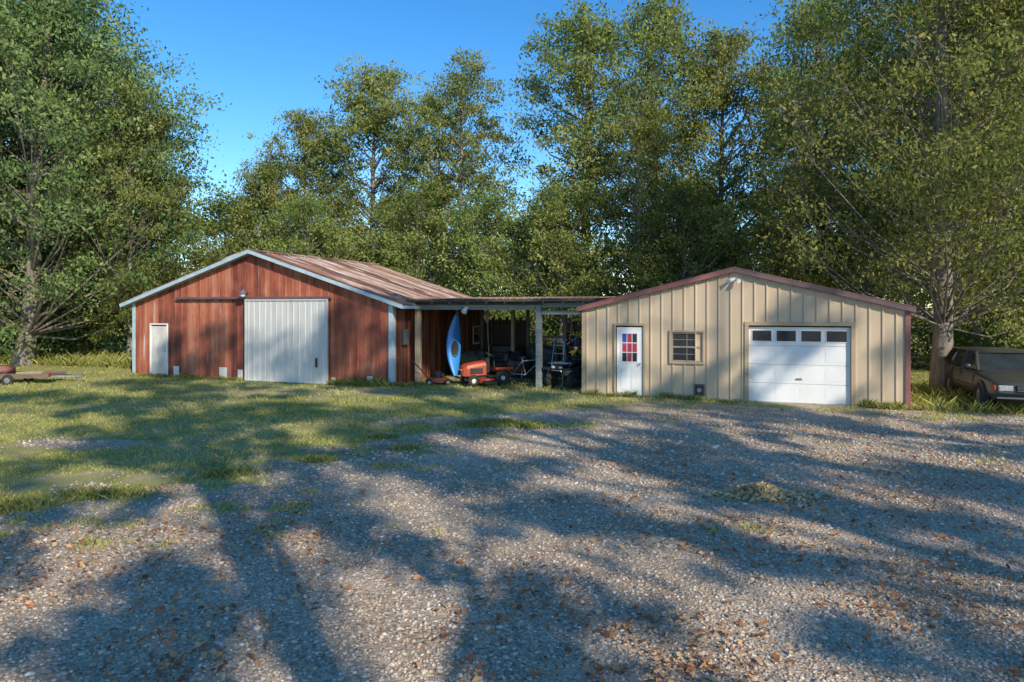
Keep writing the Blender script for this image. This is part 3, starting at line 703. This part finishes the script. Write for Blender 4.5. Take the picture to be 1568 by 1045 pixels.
# quad bike
q=empty('quad_bike',tuple(S(16.25,1.75)),RZ+1.25)
for x in(-.6,.6):
    for sy in(-.4,.4): wheel(q,(x,sy,.28),(0,1 if sy>0 else -1,0),.28,.24,TYRE,STEEL)
box(q,'engine',-.3,.35,-.2,.2,.25,.62,STEEL,.03);box(q,'frame',-.7,.7,-.12,.12,.3,.38,BLACK,.02)
for x0,x1 in((-.95,-.3),(.3,.95)):
    for s_ in(-1,1): box(q,'fender',x0,x1,min(s_*.2,s_*.56),max(s_*.2,s_*.56),.60,.66,BLACK,.03,2)
box(q,'tank',-.35,.1,-.16,.16,.6,.86,BLACK,.06,3,True);box(q,'seat',.05,.75,-.17,.17,.68,.83,BLACK,.05,3,True);box(q,'nose',-.9,-.4,-.2,.2,.58,.76,BLACK,.05,2)
for s_ in(-.14,.14): ellipsoid(q,'headlight',(-.9,s_,.68),(.05,.07,.05),HEADL)
pipe(q,'handlebar',[(-.2,-.38,1.02),(-.3,-.15,.98),(-.3,.15,.98),(-.2,.38,1.02)],.016,BLACK);cyl(q,'steering_stem',(-.4,0,.7),(-.3,0,.98),.03,BLACK)
for x0 in(-.85,.5):
    for k in range(4): pipe(q,'rack_bar',[(x0+k*.12,-.35,.80),(x0+k*.12,.35,.80)],.010,CHROME)
    for s_ in(-.35,.35): pipe(q,'rack_side',[(x0,s_,.80),(x0+.36,s_,.80)],.012,CHROME);pipe(q,'rack_leg',[(x0+.18,s_,.80),(x0+.18,s_*.8,.62)],.01,CHROME)
pipe(q,'front_bumper',[(-.95,-.25,.35),(-1.02,-.25,.6),(-1.02,.25,.6),(-.95,.25,.35)],.016,CHROME)
# ladder
ld=empty('step_ladder',tuple(S(15.75,1.55)),RZ)
for x in(-.22,.22): beam(ld,'rail',(x,0,0),(x*.7,.5,1.45),.03,.07,STEEL);beam(ld,'rear_leg',(x,.95,0),(x*.7,.5,1.45),.025,.04,STEEL)
for k in range(1,6): z=k*.26;box(ld,'step',-.2,.2,z*.345-.04,z*.345+.04,z-.012,z+.012,STEEL)
box(ld,'top_cap',-.18,.18,.42,.6,1.44,1.48,BLUEK,.01)
# bicycle
bc=empty('bicycle',tuple(S(14.65,2.1)),RZ+.3)
for x in(-.5,.5):
    torus(bc,'tyre',(x,0,.33),(0,1,0),.31,.022,TYRE)
    for k in range(8):
        a=k*math.pi/4;pipe(bc,'spoke',[(x,0,.33),(x+.3*math.cos(a),0,.33+.3*math.sin(a))],.003,STEEL,4)
for a,b_ in (((-.5,0,.33),(-.08,0,.3)),((-.08,0,.3),(-.2,0,.85)),((-.5,0,.33),(-.18,0,.75)),((-.08,0,.3),(.35,0,.72)),((-.18,0,.75),(.33,0,.8)),((.32,0,.9),(.5,0,.33))): cyl(bc,'frame_tube',a,b_,.017,STEEL,n=8)
box(bc,'saddle',-.32,-.08,-.06,.06,.85,.9,BLACK,.02);pipe(bc,'handlebar',[(.2,-.28,.98),(.32,-.1,.95),(.32,.1,.95),(.2,.28,.98)],.013,STEEL)
br_=empty('storage_barrel',tuple(S(13.3,4.8)),0);cyl(br_,'drum',(0,0,0),(0,0,.88),.29,BLACK,n=24)
for z in(.29,.58): torus(br_,'hoop',(0,0,z),(0,0,1),.29,.012,STEEL)
wb=empty('tool_cabinet',tuple(S(12.6,5.6)),RZ);box(wb,'body',-.5,.5,-.25,.25,.06,1.05,BLACK,.02)
for k in range(4): box(wb,'drawer',-.46,.46,-.265,-.252,.12+k*.23,.31+k*.23,TARP,.006)

# ------------------------------------------------------------------ car (older estate / suv)
car=empty('parked_car',(13.0,18.11,-.03),RZ)
st_=[(-2.28,.66,.38,.64),(-2.2,.78,.30,.76),(-1.7,.86,.27,.87),(-1.2,.88,.26,.91),(-.85,.88,.24,.95),(0,.885,.24,.96),(.9,.885,.24,.96),(1.5,.88,.25,.96),(2.15,.84,.3,.95),(2.28,.78,.4,.85)]
bm=bmesh.new();rows=[]
for y_,w,zb,zt in st_:
    half=[(0,zb),(w*.88,zb),(w,zb+.12),(w*1.01,(zb+zt)/2),(w*.99,zt-.11),(w*.93,zt-.02),(w*.5,zt+.02),(0,zt+.03)]
    pts=[(x,z) for x,z in half]+[(-x,z) for x,z in half[-2:0:-1]]
    rows.append([bm.verts.new((x,y_,z)) for x,z in pts])
K=len(rows[0])
for a,b_ in zip(rows,rows[1:]):
    for i in range(K): bm.faces.new((a[i],a[(i+1)%K],b_[(i+1)%K],b_[i]))
bm.faces.new(rows[0]);bm.faces.new(rows[-1][::-1])
bd=frombm('body',bm,CARP,car,True);sm=bd.modifiers.new('s','SUBSURF');sm.levels=sm.render_levels=2
bot=[(-.78,-.90,.94),(.78,-.90,.94),(.82,1.2,.96),(-.82,1.2,.96),(.78,2.18,.95),(-.78,2.18,.95)]
top=[(-.63,-.22,1.36),(.63,-.22,1.36),(.66,1.1,1.39),(-.66,1.1,1.39),(.62,1.75,1.36),(-.62,1.75,1.36)]
mk('windows',bot+top,[(0,1,7,6),(1,2,8,7),(2,4,10,8),(4,5,11,10),(5,3,9,11),(3,0,6,9)],GLASS,car)
bm=bmesh.new();rows=[]
for y_,w,z in ((-.28,.61,1.34),(-.16,.65,1.38),(.4,.67,1.41),(1.1,.67,1.415),(1.65,.65,1.39),(1.79,.60,1.35)):
    rows.append([bm.verts.new(p) for p in ((-w-.012,y_,z-.035),(-w,y_,z),(-w*.5,y_,z+.025),(w*.5,y_,z+.025),(w,y_,z),(w+.012,y_,z-.035))])
for a,b_ in zip(rows,rows[1:]):
    for i in range(5): bm.faces.new((a[i],a[i+1],b_[i+1],b_[i]))
frombm('roof',bm,CARP,car,True)
for sx in(-1,1):
    for nm,a,b_,w_ in (('a_pillar',(.79*sx,-.92,.93),(.635*sx,-.21,1.37),.06),('b_pillar',(.825*sx,.30,.94),(.665*sx,.32,1.39),.08),('c_pillar',(.825*sx,1.15,.94),(.665*sx,1.08,1.39),.09),('d_pillar',(.80*sx,2.12,.94),(.635*sx,1.72,1.37),.14)):
        beam(car,nm,a,b_,w_,.05,CARP,up=(0,1,0))
    for y_ in(-1.38,1.35):
        cyl(car,'wheel_arch',(sx*.80,y_,.36),(sx*.896,y_,.36),.39,BLACK,n=28);wheel(car,(sx*.84,y_,.34),(sx,0,0),.34,.21,TYRE,STEEL)
    box(car,'headlight',min(sx*.42,sx*.74),max(sx*.42,sx*.74),-2.27,-2.20,.56,.70,HEADL,.02,2);box(car,'turn_signal',min(sx*.745,sx*.83),max(sx*.745,sx*.83),-2.22,-2.10,.57,.69,ORANGE,.02,2)
    ellipsoid(car,'mirror',(sx*.95,-.62,1.02),(.10,.06,.075),BLACK)
    for y0 in (.1,.95): box(car,'door_handle',min(sx*.885,sx*.905),max(sx*.885,sx*.905),y0,y0+.14,.78,.81,BLACK,.005)
    for y0 in (-.85,.30,1.02): box(car,'door_gap',min(sx*.87,sx*.893),max(sx*.87,sx*.893),y0,y0+.008,.32,.90,BLACK,0)
    box(car,'side_moulding',min(sx*.885,sx*.905),max(sx*.885,sx*.905),-.97,.92,.48,.56,BLACK,.005)
    box(car,'tail_lamp',sx*.70-.08,sx*.70+.08,2.2,2.29,.65,.9,REDL,.01)
box(car,'front_bumper',-.84,.84,-2.38,-2.2,.32,.51,BLACK,.05,3,True);box(car,'bumper_strip',-.80,.80,-2.392,-2.382,.40,.44,CHROME,.003)
box(car,'grille',-.38,.38,-2.31,-2.25,.55,.71,BLACK,.01)
for k in range(4): box(car,'grille_bar',-.37,.37,-2.32,-2.311,.57+k*.034,.582+k*.034,CHROME,.002)
box(car,'rear_bumper',-.82,.82,2.2,2.36,.35,.52,BLACK,.05,3,True);box(car,'number_plate',-.16,.16,-2.405,-2.393,.36,.46,WHITE,.003)

# utility trailer far left
tl=empty('utility_trailer',tuple(Vector((-16.3,22.9,-.05))),.1)
tl.scale=(.8,.85,.85)
box(tl,'deck',-1.6,1.2,-.6,.6,.32,.37,WOODB,.01)
for y_ in(-.62,.60): box(tl,'side_rail',-1.62,1.22,y_,y_+.02+.02,.28,.46,WOODB,.005)
for y_ in(-.68,.68): wheel(tl,(-.3,y_,.22),(0,1 if y_>0 else -1,0),.22,.14,TYRE,STEEL)
for s_ in(-1,1): beam(tl,'tongue',(1.2,s_*.4,.33),(2.15,0,.30),.05,.05,STEEL)
box(tl,'coupler',2.12,2.3,-.05,.05,.27,.35,STEEL);box(tl,'tail_lamp',1.225,1.25,-.60,-.45,.36,.46,REDL);pipe(tl,'jack',[(2.0,.0,.0),(2.0,0,.5)],.02,STEEL)
for k in range(4): box(tl,'lumber',-.1+.05*k,.9-.1*k,-.5+.2*k,-.34+.2*k,.372,.50,WOOD,.004)
box(tl,'tarp_bundle',-1.5,-.6,-.4,.4,.40,.72,MAROON,.08,3,True)

# ------------------------------------------------------------------ light, sky, camera
EL=math.radians(31)
hx,hy=.50/math.hypot(.50,.86),-.86/math.hypot(.50,.86)
sd=Vector((hx*math.cos(EL),hy*math.cos(EL),math.sin(EL)))
li=bpy.data.lights.new('sun','SUN');li.energy=5.0;li.angle=math.radians(.5);li.color=(1,.90,.73)
lo=bpy.data.objects.new('sun',li);COL.objects.link(lo);lo.rotation_euler=(-sd).to_track_quat('-Z','Y').to_euler();lo.location=(20,-30,30)
w=bpy.data.worlds.new('World');SC.world=w;w.use_nodes=True;nt=w.node_tree
bg=nt.nodes['Background'];sk=nt.nodes.new('ShaderNodeTexSky');sk.sky_type='NISHITA';sk.sun_disc=False
sk.sun_elevation=EL;sk.sun_rotation=math.atan2(sd.x,sd.y);sk.air_density=1.0;sk.dust_density=.2;sk.ozone_density=3.0;sk.altitude=400
hs_=nt.nodes.new('ShaderNodeHueSaturation');hs_.inputs['Saturation'].default_value=1.32;hs_.inputs['Value'].default_value=1.45
nt.links.new(sk.outputs[0],hs_.inputs['Color']);nt.links.new(hs_.outputs[0],bg.inputs[0]);bg.inputs[1].default_value=.15
cam=bpy.data.cameras.new('camera');co=bpy.data.objects.new('camera',cam);COL.objects.link(co);SC.camera=co
cam.lens=24;cam.sensor_width=36;cam.shift_y=-.0335;cam.clip_end=4000;co.location=(0,0,2.54);co.rotation_euler=(math.radians(90),0,0)
SC.view_settings.view_transform='Standard';SC.view_settings.look='None';SC.view_settings.exposure=0
